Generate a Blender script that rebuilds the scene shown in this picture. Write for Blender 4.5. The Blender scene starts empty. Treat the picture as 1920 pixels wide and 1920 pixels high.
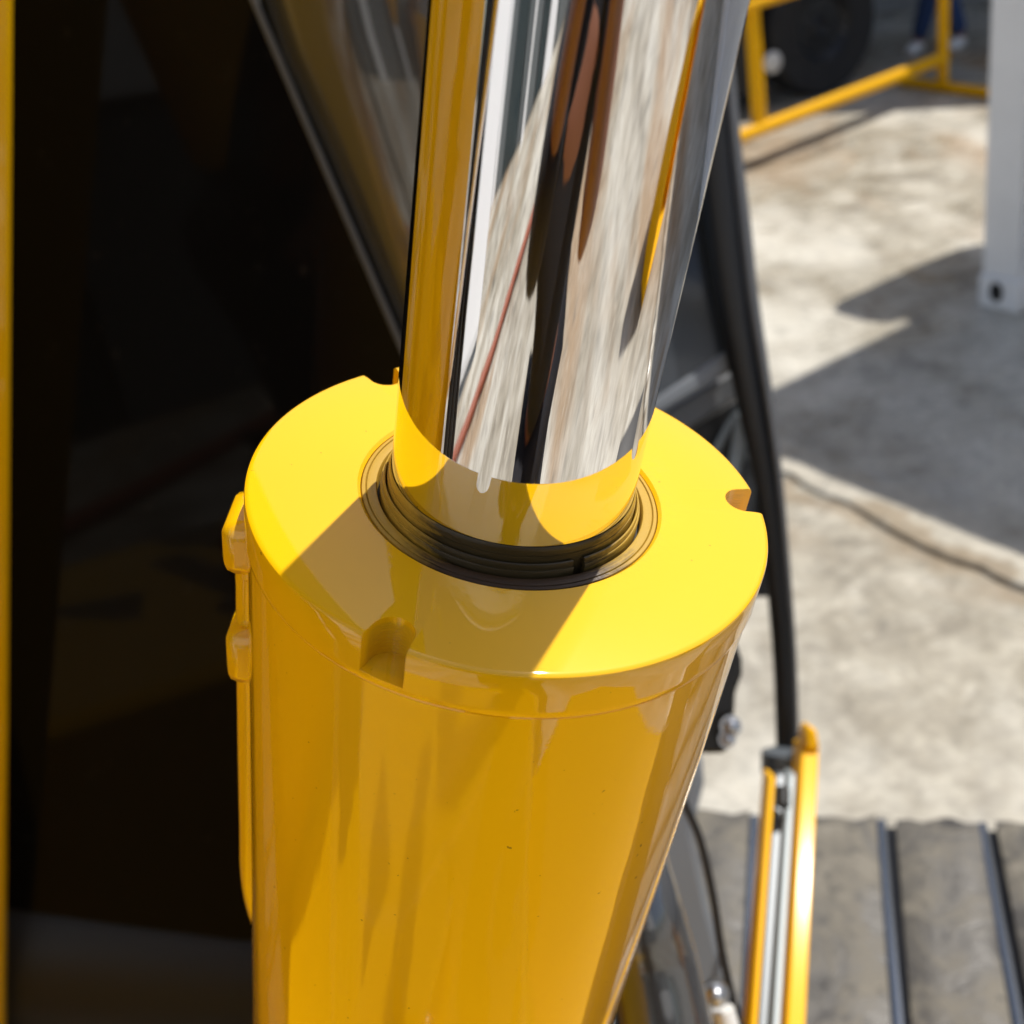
import bpy, bmesh, math, random
import numpy as np
from mathutils import Vector, Matrix
random.seed(4)
SC = bpy.context.scene
COL = SC.collection

# ------------------------------------------------------------------ camera
H = 1.70                                   # eye height of the phone
FPX = 2150.0                               # focal length in pixels of a 1920 px wide picture
WM = np.array([[0.9804797151837417, -0.19662026374005512, 0.0],
               [-0.09654420894525352, -0.4814337886069976, 0.8711490819065631],
               [-0.17128556224137537, -0.8541440037103252, -0.4910186117586094]])
CAM = np.array([0.0, 0.0, H])
RIGHT, UP, FWD = WM[:, 0], -WM[:, 1], WM[:, 2]
cd = bpy.data.cameras.new('camera')
cam = bpy.data.objects.new('camera', cd)
COL.objects.link(cam)
m = Matrix.Identity(4)
for i in range(3):
    m[i][0], m[i][1], m[i][2], m[i][3] = RIGHT[i], UP[i], -FWD[i], CAM[i]
cam.matrix_world = m
cd.sensor_width = 36.0
cd.lens = 36.0 * FPX / 1920.0
cd.clip_start, cd.clip_end = 0.01, 400.0
cd.dof.use_dof = True
cd.dof.focus_distance = 0.285
cd.dof.aperture_fstop = 13.0
SC.camera = cam

# ------------------------------------------------------------------ sun and sky
AXIS = np.array([0.28074378172418446, -0.14047636065898306, 0.9494468500759854])   # axis of the hydraulic cylinder
CAPC = np.array([0.0008407853529900692, 0.2616920429638257, 1.5587812470515756])   # centre of its end face
SUN = np.array([0.44, 0.185, 0.879]); SUN /= np.linalg.norm(SUN)
elev = math.asin(SUN[2])
wd = bpy.data.worlds.new('World'); SC.world = wd; wd.use_nodes = True
nt = wd.node_tree
sky = nt.nodes.new('ShaderNodeTexSky'); sky.sky_type = 'NISHITA'; sky.sun_disc = False
sky.sun_elevation = elev; sky.sun_rotation = math.atan2(SUN[0], SUN[1])
sky.dust_density = 2.0; sky.ozone_density = 0.9; sky.air_density = 1.0
bg = nt.nodes['Background']; bg.inputs[1].default_value = 0.08
nt.links.new(sky.outputs[0], bg.inputs[0])
sl = bpy.data.lights.new('sun', 'SUN'); sl.energy = 3.5; sl.angle = math.radians(0.53); sl.color = (1.0, 0.955, 0.88)
so = bpy.data.objects.new('sun', sl); COL.objects.link(so)
so.rotation_euler = Vector(-SUN).to_track_quat('-Z', 'Y').to_euler(); so.location = (4, 2, 9)
vs = SC.view_settings
vs.view_transform = 'Standard'; vs.look = 'None'; vs.gamma = 1; vs.exposure = 0.62; vs.use_curve_mapping = False

# ------------------------------------------------------------------ helpers
def ray(px, py):
    return WM @ np.array([(px - 960) / FPX, (py - 960) / FPX, 1.0])
def at(px, py, depth):                     # a point of the place, seen there, so far away
    return CAM + ray(px, py) * depth
def flat(px, py, z=0.0):                   # the same on a level plane
    d = ray(px, py); return CAM + d * ((z - H) / d[2])
def on(px, py, p0, n):                     # the same on any plane
    d = ray(px, py); return CAM + d * (np.dot(p0 - CAM, n) / np.dot(d, n))
def unit(v):
    v = np.array(v, float); return v / np.linalg.norm(v)

def empty(name, loc=(0, 0, 0), rot=None, label=None, cat=None, group=None):
    o = bpy.data.objects.new(name, None); COL.objects.link(o)
    o.empty_display_size = 0.05
    M = Matrix.Translation(Vector(loc))
    if rot is not None:
        M = M @ Matrix(rot).to_4x4()
    o.matrix_world = M; o['_m'] = 1
    if label: o['label'] = label
    if cat: o['category'] = cat
    if group: o['group'] = group
    del o['_m']
    INV[o.name] = M.inverted()
    return o
INV = {}

class MB:                                  # collects shapes of one mesh
    def __init__(s): s.v = []; s.f = []
    def add(s, v, f):
        k = len(s.v); s.v += [tuple(map(float, p)) for p in v]; s.f += [tuple(i + k for i in q) for q in f]; return s
    def box(s, c, half, axes=None):
        A = np.eye(3) if axes is None else np.array(axes)
        c = np.array(c, float); P = []
        for x in (-1, 1):
            for y in (-1, 1):
                for z in (-1, 1):
                    P.append(c + A[0] * half[0] * x + A[1] * half[1] * y + A[2] * half[2] * z)
        return s.add(P, [(0, 1, 3, 2), (4, 6, 7, 5), (0, 4, 5, 1), (2, 3, 7, 6), (0, 2, 6, 4), (1, 5, 7, 3)])
    def prism(s, poly, d):                 # outline extruded by the vector d
        n = len(poly); P = [np.array(p) for p in poly] + [np.array(p) + d for p in poly]
        return s.add(P, [tuple(range(n))[::-1], tuple(range(n, 2 * n))] + [(i, (i + 1) % n, n + (i + 1) % n, n + i) for i in range(n)])
    def tube(s, pts, r, n=16, sx=1.0, sy=1.0, up=None, smooth=3):
        pts = [np.array(p, float) for p in pts]
        rs = list(r) if hasattr(r, '__len__') else [r] * len(pts)
        if smooth > 1 and len(pts) > 2:
            Q, R = [], []
            for i in range(len(pts) - 1):
                p0, p1, p2, p3 = pts[max(i - 1, 0)], pts[i], pts[i + 1], pts[min(i + 2, len(pts) - 1)]
                for k in range(smooth):
                    t = k / smooth
                    Q.append(.5 * ((2 * p1) + (-p0 + p2) * t + (2 * p0 - 5 * p1 + 4 * p2 - p3) * t * t + (-p0 + 3 * p1 - 3 * p2 + p3) * t ** 3))
                    R.append(rs[i] * (1 - t) + rs[i + 1] * t)
            pts, rs = Q + [pts[-1]], R + [rs[-1]]
        V, F = [], []
        u = None
        for i, p in enumerate(pts):
            t = unit(pts[min(i + 1, len(pts) - 1)] - pts[max(i - 1, 0)])
            if u is None:
                ref = np.array(up if up is not None else ((0, 0, 1) if abs(t[2]) < .9 else (1, 0, 0)), float)
            else:
                ref = u
            u = unit(ref - t * np.dot(ref, t)); w = np.cross(t, u)
            for k in range(n):
                a = 2 * math.pi * k / n
                V.append(p + rs[i] * (sx * math.cos(a) * u + sy * math.sin(a) * w))
        for i in range(len(pts) - 1):
            for k in range(n):
                F.append((i * n + k, i * n + (k + 1) % n, (i + 1) * n + (k + 1) % n, (i + 1) * n + k))
        F += [tuple(range(n))[::-1], tuple(range((len(pts) - 1) * n, len(pts) * n))]
        return s.add(V, F)
    def lathe(s, prof, n=96, c=(0, 0, 0), axes=None, a0=0.0, a1=2 * math.pi, closed=False):
        A = np.eye(3) if axes is None else np.array(axes); c = np.array(c, float)
        full = abs(a1 - a0 - 2 * math.pi) < 1e-6
        cols = n if full else n + 1
        V = []
        for k in range(cols):
            a = a0 + (a1 - a0) * k / n
            for r, z in prof:
                V.append(c + A[0] * r * math.cos(a) + A[1] * r * math.sin(a) + A[2] * z)
        q = len(prof); F = []
        for k in range(n):
            k2 = (k + 1) % cols
            for j in range(q if closed else q - 1):
                j2 = (j + 1) % q
                F.append((k * q + j, k2 * q + j, k2 * q + j2, k * q + j2))
        if not full and closed:
            F += [tuple(range(q))[::-1], tuple(range(n * q, n * q + q))]
        return s.add(V, F)
    def build(s, name, mat, parent=None, label=None, kind=None, cat=None, group=None, world=True, sharp=35, bevel=0, shade=True):
        me = bpy.data.meshes.new(name)
        v = s.v
        if parent is not None and world:
            I = INV[parent.name]; v = [tuple(I @ Vector(p)) for p in v]
        me.from_pydata(v, [], s.f)
        bm = bmesh.new(); bm.from_mesh(me)
        bmesh.ops.recalc_face_normals(bm, faces=bm.faces)
        bm.to_mesh(me); bm.free()
        if shade:
            me.shade_smooth(); me.set_sharp_from_angle(angle=math.radians(sharp))
        for mm in (mat if isinstance(mat, (list, tuple)) else [mat]): me.materials.append(mm)
        o = bpy.data.objects.new(name, me); COL.objects.link(o)
        if parent is not None: o.parent = parent
        if bevel:
            b = o.modifiers.new('bevel', 'BEVEL'); b.width = bevel; b.segments = 2; b.limit_method = 'ANGLE'; b.angle_limit = math.radians(40)
        if label: o['label'] = label
        if kind: o['kind'] = kind
        if cat: o['category'] = cat
        if group: o['group'] = group
        return o

# ------------------------------------------------------------------ materials
def mat(name, base, rough=.5, metal=0.0, coat=0.0, coat_rough=.03, spec=.5, emit=None):
    mt = bpy.data.materials.new(name); mt.use_nodes = True
    p = mt.node_tree.nodes['Principled BSDF']
    p.inputs['Base Color'].default_value = (*base, 1)
    p.inputs['Roughness'].default_value = rough; p.inputs['Metallic'].default_value = metal
    p.inputs['Coat Weight'].default_value = coat; p.inputs['Coat Roughness'].default_value = coat_rough
    p.inputs['Specular IOR Level'].default_value = spec
    return mt
def N(mt, t, **kw):
    n = mt.node_tree.nodes.new(t)
    for k, v in kw.items():
        if k in n.inputs: n.inputs[k].default_value = v
        else: setattr(n, k, v)
    return n
def L(mt, a, b): mt.node_tree.links.new(a, b)
def P(mt): return mt.node_tree.nodes['Principled BSDF']
def coords(mt, scale=(1, 1, 1), kind='Object'):
    tc = N(mt, 'ShaderNodeTexCoord'); mp = N(mt, 'ShaderNodeMapping'); mp.inputs['Scale'].default_value = scale
    L(mt, tc.outputs[kind], mp.inputs['Vector']); return mp.outputs[0]
def noise(mt, vec, scale, detail=4, rough=.55, dist=0.0):
    n = N(mt, 'ShaderNodeTexNoise'); n.inputs['Scale'].default_value = scale; n.inputs['Detail'].default_value = detail
    n.inputs['Roughness'].default_value = rough; n.inputs['Distortion'].default_value = dist
    L(mt, vec, n.inputs['Vector']); return n.outputs[0]
def ramp(mt, fac, stops, interp='LINEAR'):
    r = N(mt, 'ShaderNodeValToRGB'); r.color_ramp.interpolation = interp
    e = r.color_ramp.elements
    while len(e) < len(stops): e.new(.5)
    for i, (p, c) in enumerate(stops):
        e[i].position = p; e[i].color = (*c, 1) if hasattr(c, '__len__') else (c, c, c, 1)
    L(mt, fac, r.inputs[0]); return r.outputs[0]
def mix(mt, fac, a, b, mode='MIX'):
    x = N(mt, 'ShaderNodeMix', data_type='RGBA', blend_type=mode)
    for i, v in ((0, fac), (6, a), (7, b)):
        if hasattr(v, 'is_output') or hasattr(v, 'links'): L(mt, v, x.inputs[i])
        else: x.inputs[i].default_value = v if i == 0 else (*v, 1)
    return x.outputs[2]
def math_(mt, op, a, b=None, clamp=False):
    x = N(mt, 'ShaderNodeMath', operation=op); x.use_clamp = clamp
    for i, v in ((0, a), (1, b)):
        if v is None: continue
        if hasattr(v, 'links'): L(mt, v, x.inputs[i])
        else: x.inputs[i].default_value = v
    return x.outputs[0]
def bump(mt, h, strength, dist, sock='Normal', prev=None):
    b = N(mt, 'ShaderNodeBump'); b.inputs['Strength'].default_value = strength; b.inputs['Distance'].default_value = dist
    L(mt, h, b.inputs['Height'])
    if prev is not None: L(mt, prev, b.inputs['Normal'])
    L(mt, b.outputs[0], P(mt).inputs[sock]); return b.outputs[0]

YEL = (0.80, 0.440, 0.0003)
def yellow(name, waves=0.0, peel=0.12, specks=True, base=YEL, coat=1.0):
    mt = mat(name, base, .5, 0, coat, .02, .06)
    v = coords(mt)
    big = noise(mt, v, 9, 2)
    col = mix(mt, ramp(mt, big, [(.3, 0.0), (.7, 1.0)]), tuple(c * .97 for c in base), tuple(min(c * 1.03, .83) for c in base))
    if specks:
        sp = noise(mt, v, 420, 2, .5)
        col = mix(mt, ramp(mt, sp, [(.75, 0.0), (.775, .7)]), col, (.09, .05, .01))
    L(mt, col, P(mt).inputs['Base Color'])
    pe = noise(mt, v, 700, 2, .5)
    n1 = bump(mt, pe, peel, .00004, 'Coat Normal')
    P(mt).inputs['Coat IOR'].default_value = 1.6
    sm = noise(mt, v, 26, 5, .65, .6)
    L(mt, ramp(mt, sm, [(.45, .015), (.75, .10)]), P(mt).inputs['Coat Roughness'])
    if waves:
        vv = coords(mt, (1, 1, .12))
        w = noise(mt, vv, 60, 3, .5)
        bump(mt, w, waves, .0006, 'Coat Normal', n1)
    return mt

M = {}
mt = yellow('yellow_cap_paint', 0, .10); M['yellow_cap'] = mt
tcn = N(mt, 'ShaderNodeTexCoord'); sxn = N(mt, 'ShaderNodeSeparateXYZ'); L(mt, tcn.outputs['Object'], sxn.inputs[0])
rad = math_(mt, 'SQRT', math_(mt, 'ADD', math_(mt, 'POWER', sxn.outputs[0], 2.0), math_(mt, 'POWER', sxn.outputs[1], 2.0)))
vn = coords(mt); wob = math_(mt, 'MULTIPLY', math_(mt, 'SUBTRACT', noise(mt, vn, 70, 4, .6), .5), .016)
near = ramp(mt, math_(mt, 'DIVIDE', math_(mt, 'ADD', rad, wob), .0675), [(.60, 1.0), (.68, 0.0)])
front = ramp(mt, math_(mt, 'ADD', math_(mt, 'MULTIPLY', sxn.outputs[0], 9.0), .25), [(.25, 0.25), (.6, 1.0)])
lump = noise(mt, vn, 480, 3, .65)
hgt = math_(mt, 'MULTIPLY', math_(mt, 'MULTIPLY', lump, near), front)
bump(mt, hgt, .55, .0006, 'Coat Normal'); bump(mt, hgt, .5, .0005, 'Normal')
wv = math_(mt, 'SINE', math_(mt, 'MULTIPLY', sxn.outputs[2], 7200.0))
inn = math_(mt, 'MULTIPLY', ramp(mt, math_(mt, 'DIVIDE', rad, .0675), [(.955, 1.0), (.975, 0.0)]), ramp(mt, math_(mt, 'MULTIPLY', sxn.outputs[2], -100.0), [(.12, 0.0), (.2, 1.0)]))
b2 = bump(mt, math_(mt, 'MULTIPLY', wv, inn), .35, .0002, 'Normal')
tone = mix(mt, math_(mt, 'MULTIPLY', inn, math_(mt, 'MULTIPLY', noise(mt, vn, 160, 4, .6), .55)), P(mt).inputs['Base Color'].links[0].from_socket, (.42, .30, .03))
L(mt, tone, P(mt).inputs['Base Color'])
M['yellow_barrel'] = yellow('yellow_barrel_paint', .42, .2)
M['yellow_boom'] = yellow('yellow_boom_paint', 0, .1, False)
M['yellow_rail'] = mat('yellow_rail_paint', (.80, .415, .002), .5, 0, .15, .1, .1)
M['black_gloss'] = mat('black_gloss_paint', (.032, .035, .040), .25, 0, 1.0, .03)
P(M['black_gloss']).inputs['Coat IOR'].default_value = 1.8
M['sill'] = mat('satin_black_paint', (.012, .012, .012), .45, 0, 0, .1, .3)
M['black_frame'] = mat('black_frame_paint', (.008, .008, .008), .4, 0, 0, .1, .35)
M['grey_frame'] = mat('grey_frame_paint', (.085, .09, .098), .35, 0, 0, .1)
M['rubber'] = mat('black_rubber', (.010, .010, .010), .55)
M['hose'] = mat('black_hose', (.010, .010, .011), .4)
M['steel'] = mat('bright_steel', (.55, .56, .58), .28, 1)
M['galv'] = mat('galvanised_steel', (.27, .31, .33), .5, .2)
M['darkgrey'] = mat('dark_grey_steel', (.10, .115, .13), .4, .2)
M['trackframe'] = mat('blue_grey_frame', (.15, .165, .185), .45)

# tinted dusty dark panel of the cab
mt = mat('tinted_dark_glass', (.003, .0026, .0022), .04, 0, 0, .02, .065); M['darkglass'] = mt
v = coords(mt); dz = noise(mt, v, 60, 3, .6)
L(mt, mix(mt, ramp(mt, dz, [(.66, 0.0), (.8, .5)]), (.004, .0037, .0035), (.03, .027, .024)), P(mt).inputs['Base Color'])
mt = mat('blue_grey_window', (.035, .042, .052), .06, 0, 0, .02, .5); M['window'] = mt

# hard chrome, ground along its length
mt = mat('hard_chrome', (.75, .75, .76), .018, 1); M['chrome'] = mt
v1 = coords(mt, (1, 1, .02)); n1 = noise(mt, v1, 260, 3, .6)
b1 = bump(mt, n1, .10, .00012)
v2 = coords(mt, (1, 1, .25)); n2 = noise(mt, v2, 45, 2, .5)
bump(mt, n2, .05, .0006, 'Normal', b1)
v3 = coords(mt, (1, 1, .006)); n3 = noise(mt, v3, 900, 2, .6)
L(mt, ramp(mt, n3, [(.45, .012), (.72, .06)]), P(mt).inputs['Roughness'])

# wiper seal: dark brown rubber with yellow overspray
def seal(name, base, lim):
    mt = mat(name, base, .40, 0, .0, .15, .35)
    tc = N(mt, 'ShaderNodeTexCoord'); sx = N(mt, 'ShaderNodeSeparateXYZ'); L(mt, tc.outputs['Object'], sx.inputs[0])
    r = math_(mt, 'SQRT', math_(mt, 'ADD', math_(mt, 'POWER', sx.outputs[0], 2.0), math_(mt, 'POWER', sx.outputs[1], 2.0)))
    an = math_(mt, 'ARCTAN2', sx.outputs[1], math_(mt, 'ABSOLUTE', sx.outputs[0]))
    cb_ = N(mt, 'ShaderNodeCombineXYZ')
    L(mt, math_(mt, 'MULTIPLY', r, 900.0), cb_.inputs[0]); L(mt, math_(mt, 'MULTIPLY', an, 2.2), cb_.inputs[1]); L(mt, math_(mt, 'MULTIPLY', sx.outputs[2], 900.0), cb_.inputs[2])
    st = noise(mt, cb_.outputs[0], 1.0, 4, .6, .3)         # streaks running round the ring
    fine = noise(mt, coords(mt), 700, 3, .6)
    # the spray came from the two sides: paint lies thicker there
    side = math_(mt, 'MULTIPLY', math_(mt, 'ABSOLUTE', math_(mt, 'SUBTRACT', sx.outputs[0], .004)), 27.0)
    fac = math_(mt, 'ADD', math_(mt, 'ADD', math_(mt, 'MULTIPLY', st, .55), math_(mt, 'MULTIPLY', fine, .15)), math_(mt, 'SUBTRACT', side, lim))
    c = mix(mt, ramp(mt, fac, [(.35, 0.0), (.62, .9)]), base, (.46, .29, .04))
    L(mt, c, P(mt).inputs['Base Color'])
    bump(mt, math_(mt, 'ADD', st, fine), .35, .0003)
    return mt
M['seal_ring'] = seal('brown_wiper_rubber', (.045, .026, .013), .50)
M['seal_lip'] = seal('dark_wiper_lip', (.034, .025, .010), .50)
M['seal_gap'] = mat('black_seal_groove', (.006, .005, .004), .6)

# concrete yard
mt = mat('yard_concrete', (.45, .42, .36), .7); M['concrete'] = mt
v = coords(mt)
vS = coords(mt, (1.0, .45, 1))
a = noise(mt, vS, 1.3, 6, .6, .3); b = noise(mt, v, 5.5, 6, .62, .5); c = noise(mt, v, 34, 5, .6); e = noise(mt, v, 13, 5, .66, .4)
d = noise(mt, vS, .75, 4, .55, .8)
col = ramp(mt, b, [(.28, (.205, .178, .135)), (.45, (.31, .278, .217)), (.60, (.41, .375, .303)), (.78, (.56, .53, .455))])
col = mix(mt, ramp(mt, a, [(.44, 0.0), (.62, .70)]), col, (.68, .655, .58))
col = mix(mt, ramp(mt, d, [(.50, 0.0), (.64, .75)]), col, (.34, .22, .115))
col = mix(mt, ramp(mt, noise(mt, v, 2.3, 7, .68, .6), [(.58, 0.0), (.70, .65)]), col, (.14, .135, .12))
col = mix(mt, ramp(mt, e, [(.56, 0.0), (.70, .55)]), col, (.60, .56, .47))
col = mix(mt, ramp(mt, e, [(.30, .55), (.42, 0.0)]), col, (.17, .155, .125))
# a brown tide mark and a paler band alongside it
tcg = N(mt, 'ShaderNodeTexCoord'); dv = N(mt, 'ShaderNodeVectorMath', operation='DOT_PRODUCT'); L(mt, tcg.outputs['Object'], dv.inputs[0])
dv.inputs[1].default_value = (.885, .466, 0)
tide = math_(mt, 'ADD', math_(mt, 'SUBTRACT', dv.outputs['Value'], 2.04), math_(mt, 'MULTIPLY', math_(mt, 'SUBTRACT', noise(mt, v, 4.5, 5, .6), .5), .34))
col = mix(mt, ramp(mt, math_(mt, 'ADD', tide, .5), [(.40, 0.0), (.485, .75), (.52, .55), (.53, 0.0)]), col, (.245, .18, .105))
col = mix(mt, ramp(mt, math_(mt, 'ADD', tide, .5), [(.53, 0.0), (.55, .5), (.66, .35), (.70, 0.0)]), col, (.52, .48, .40))
col = mix(mt, .6, col, ramp(mt, c, [(.3, (.55, .55, .55)), (.7, (1.1, 1.1, 1.1))]), 'MULTIPLY')
L(mt, col, P(mt).inputs['Base Color'])
L(mt, ramp(mt, noise(mt, v, 3.1, 5, .6, .7), [(.42, .22), (.56, .75)]), P(mt).inputs['Roughness'])
bump(mt, c, .25, .004)

def dusty(name, lo, hi, scale, rough=.7, bs=.3):
    mt = mat(name, hi, rough); v = coords(mt)
    n = noise(mt, v, scale, 6, .62, .5)
    L(mt, ramp(mt, n, [(.3, lo), (.62, hi)]), P(mt).inputs['Base Color'])
    bump(mt, n, bs, .004); return mt
mt = mat('dusty_track_steel', (.16, .14, .11), .6); M['shoe'] = mt
v = coords(mt); oi = N(mt, 'ShaderNodeObjectInfo')
va = N(mt, 'ShaderNodeVectorMath', operation='ADD'); L(mt, v, va.inputs[0]); L(mt, math_(mt, 'MULTIPLY', oi.outputs['Random'], 40.0), va.inputs[1])
n1 = noise(mt, va.outputs[0], 13, 6, .68, .7); n2 = noise(mt, va.outputs[0], 60, 5, .65)
c_ = ramp(mt, n1, [(.30, (.030, .028, .027)), (.46, (.080, .073, .062)), (.58, (.125, .112, .088)), (.72, (.19, .172, .138))])
c_ = mix(mt, ramp(mt, n2, [(.56, 0.0), (.66, .7)]), c_, (.035, .033, .032))
L(mt, c_, P(mt).inputs['Base Color'])
L(mt, ramp(mt, n1, [(.35, .30), (.6, .75)]), P(mt).inputs['Roughness'])
bump(mt, math_(mt, 'ADD', n1, math_(mt, 'MULTIPLY', n2, .3)), .6, .006)
M['belt'] = mat('oily_track_chain', (.012, .012, .013), .3, .3)
M['shoe_edge'] = mat('worn_track_edge', (.22, .24, .27), .22, .9)
M['wall'] = dusty('grey_yard_wall', (.20, .20, .20), (.27, .27, .265), 3)
mt = mat('container_white', (.78, .79, .80), .45); M['cont'] = mt
v = coords(mt); L(mt, ramp(mt, noise(mt, v, 4, 5, .6), [(.3, (.72, .73, .74)), (.6, (.80, .81, .82))]), P(mt).inputs['Base Color'])
M['hole'] = mat('dark_hole', (.01, .01, .01), .8)
M['white'] = mat('white_panel', (.80, .81, .82), .4)
M['teal'] = mat('teal_glass', (.03, .045, .05), .12)
M['teal2'] = mat('grey_metal_sheet', (.12, .135, .14), .4)
M['red'] = mat('rust_red_pipe', (.26, .07, .035), .55)
M['roof'] = mat('grey_roof_sheet', (.25, .25, .26), .5)
M['tyre'] = dusty('tyre_rubber', (.010, .010, .011), (.018, .018, .019), 20, .75)
M['rim'] = mat('dark_wheel_rim', (.016, .018, .022), .45, .3)
M['truck'] = mat('black_truck_paint', (.010, .010, .011), .4)
M['lamp'] = mat('pale_reflector', (.7, .7, .68), .3)
M['skin'] = mat('brown_skin', (.20, .085, .05), .55)
M['black_cloth'] = mat('black_cotton', (.010, .010, .014), .9)
M['jeans'] = dusty('blue_denim', (.012, .03, .09), (.02, .05, .15), 30, .85, .1)
M['grey_cloth'] = mat('grey_cotton', (.2, .2, .21), .9)
M['shoe_white'] = mat('white_shoe', (.7, .7, .7), .6)
M['shoe_black'] = mat('black_shoe', (.012, .012, .012), .5)
M['hair'] = mat('black_hair', (.008, .007, .006), .6)
M['phone'] = mat('dark_phone', (.012, .012, .014), .15)
M['lens'] = mat('phone_lens', (.004, .004, .006), .05)

# ------------------------------------------------------------------ the setting
g = MB()
g.add([(-90, -90, 0), (90, -90, 0), (90, 90, 0), (-90, 90, 0)], [(0, 1, 2, 3)])
g.build('ground', M['concrete'], kind='structure')

# low broken concrete edge along the foot of the container's shadow
kn_, kd_ = np.array([.885, .466, 0]), np.array([.466, -.885, 0])
kb = MB(); rk = random.Random(11); rows_ = []
for i in range(91):
    u = -4.5 + i * .075
    w0 = .022 * math.sin(u * 5.1) + rk.uniform(-.010, .010); hh = .020 + rk.uniform(-.003, .003)
    prof = [(2.035 + w0, -.005), (2.042 + w0, hh * .75), (2.060 + w0, hh), (2.165, hh * .6), (2.23, -.005)]
    rows_.append([kn_ * q + kd_ * u + np.array([0, 0, z]) for q, z in prof])
kb.add([p for r_ in rows_ for p in r_], [(i * 5 + j, i * 5 + j + 1, i * 5 + j + 6, i * 5 + j + 5) for i in range(90) for j in range(4)])
kb.build('kerb', M['concrete'], kind='structure', sharp=50)

# ------------------------------------------------------------------ hydraulic cylinder
S = 0.0675
tc = CAM - CAPC
YC = -unit(tc - np.dot(tc, AXIS) * AXIS); XC = np.cross(YC, AXIS)
ROT = [[XC[i], YC[i], AXIS[i]] for i in range(3)]
cyl = empty('hydraulic_cylinder', CAPC, ROT,
            'glossy yellow hydraulic cylinder with a bright chrome rod rising from its notched end cap', 'hydraulic cylinder')
RR = 0.463
# end cap: a disc with three half-round spanner notches cut down through its rim
NOTCH = [-109.0, 11.2, 131.0]
def contour(rim, wide):
    pts = []
    for i, a in enumerate(NOTCH):
        a = math.radians(a); nx = math.radians(NOTCH[(i + 1) % 3]); nx += 2 * math.pi if nx < a else 0
        ca, sa = np.array([math.cos(a), math.sin(a)]), np.array([-math.sin(a), math.cos(a)])
        hw, rc, hr = .081, .938, .075
        loc = [(math.sqrt(rim * rim - hw * hw), -hw), ((rim + rc) / 2, -hr - .002)]
        loc += [(rc - hr * math.sin(t), -hr * math.cos(t)) for t in np.linspace(0, math.pi, 19)]
        loc += [((rim + rc) / 2, hr + .002), (math.sqrt(rim * rim - hw * hw), hw)]
        d = math.asin(hw / rim)
        if wide:                           # the rim runs straight on: points of the full circle instead
            pts += [(rim * math.cos(a + t), rim * math.sin(a + t)) for t in np.linspace(-d, d, len(loc))]
        else:
            pts += [tuple(ca * u + sa * w) for u, w in loc]
        n = 110
        pts += [(rim * math.cos(t), rim * math.sin(t)) for t in np.linspace(a + d, nx - d, n)[1:-1]]
    return pts
nl = 23
rows = [(contour(.979, False), 0.0), (contour(.990, False), -.003), (contour(.997, False), -.009), (contour(1.0, False), -.018),
        (contour(1.0, False), -.09), (contour(1.0, False), -.16)]
cap = MB(); V = []; F = []
n = len(rows[0][0])
inner = [(.586 * x / math.hypot(x, y), .586 * y / math.hypot(x, y)) for x, y in rows[0][0]]
bore = [(.574 * x / math.hypot(x, y), .574 * y / math.hypot(x, y)) for x, y in rows[0][0]]
rings = [(bore, -.09), (bore, -.012), (inner, 0.0)] + rows
for pts, z in rings:
    V += [(x * S, y * S, z * S) for x, y in pts]
for k in range(len(rings) - 1):
    for i in range(n):
        j = (i + 1) % n; F.append((k * n + i, k * n + j, (k + 1) * n + j, (k + 1) * n + i))
top6 = (len(rings) - 1) * n
full = contour(1.0, True)
base = len(V)
low = [(full, 1.0, -.16), (full, 1.0, -.182), (full, .997, -.191), (full, .990, -.196), (full, .985, -.199), (full, .985, -.21)]
for pts, s_, z in low: V += [(x * S * s_, y * S * s_, z * S) for x, y in pts]
per = n // 3
isl = [(i % per) < nl for i in range(n)]
for i in range(n):
    j = (i + 1) % n
    if (i % per) < nl - 1: F.append((top6 + i, top6 + j, base + j, base + i))       # notch floor
for k in range(len(low) - 1):
    for i in range(n):
        j = (i + 1) % n; F.append((base + k * n + i, base + k * n + j, base + (k + 1) * n + j, base + (k + 1) * n + i))
me = bpy.data.meshes.new('end_cap'); me.from_pydata(V, [], F)
bm = bmesh.new(); bm.from_mesh(me); bmesh.ops.remove_doubles(bm, verts=bm.verts, dist=1e-7)
bmesh.ops.recalc_face_normals(bm, faces=bm.faces); bm.to_mesh(me); bm.free()
me.shade_smooth(); me.set_sharp_from_angle(angle=math.radians(30)); me.materials.append(M['yellow_cap'])
o = bpy.data.objects.new('end_cap', me); COL.objects.link(o); o.parent = cyl

def lz(prof, n=160, **k): return MB().lathe([(r * S, z * S) for r, z in prof], n, **k)
lz([(.90, -.2), (.985, -.2), (.990, -.205), (.990, -9.0), (.95, -9.05), (0.0, -9.05)], 192).build('barrel', M['yellow_barrel'], cyl, world=False)
lz([(RR, -.3), (RR, 14.0), (RR - .02, 14.02), (0, 14.02)], 192).build('piston_rod', M['chrome'], cyl, world=False)
ws = lz([(.573, -.085), (.573, -.020), (.568, -.010), (.556, -.008), (.553, -.017), (.549, -.008), (.530, -.004), (.516, -.006), (.511, -.016), (.509, -.08)]).build('wiper_seal', M['seal_ring'], cyl, world=False)
lz([(.575, -.07), (.462, -.07)]).build('seal_groove', M['seal_gap'], cyl, world=False)
A0 = math.radians(-53)
lz([(.500, -.06), (.500, .006), (.497, .012), (.493, .012), (.4925, .026), (.490, .034), (.485, .036), (.4815, .030), (.481, -.06)], 150, a0=A0, a1=A0 + math.radians(354.5), closed=True).build('retaining_ring', M['seal_lip'], cyl, world=False)
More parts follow.
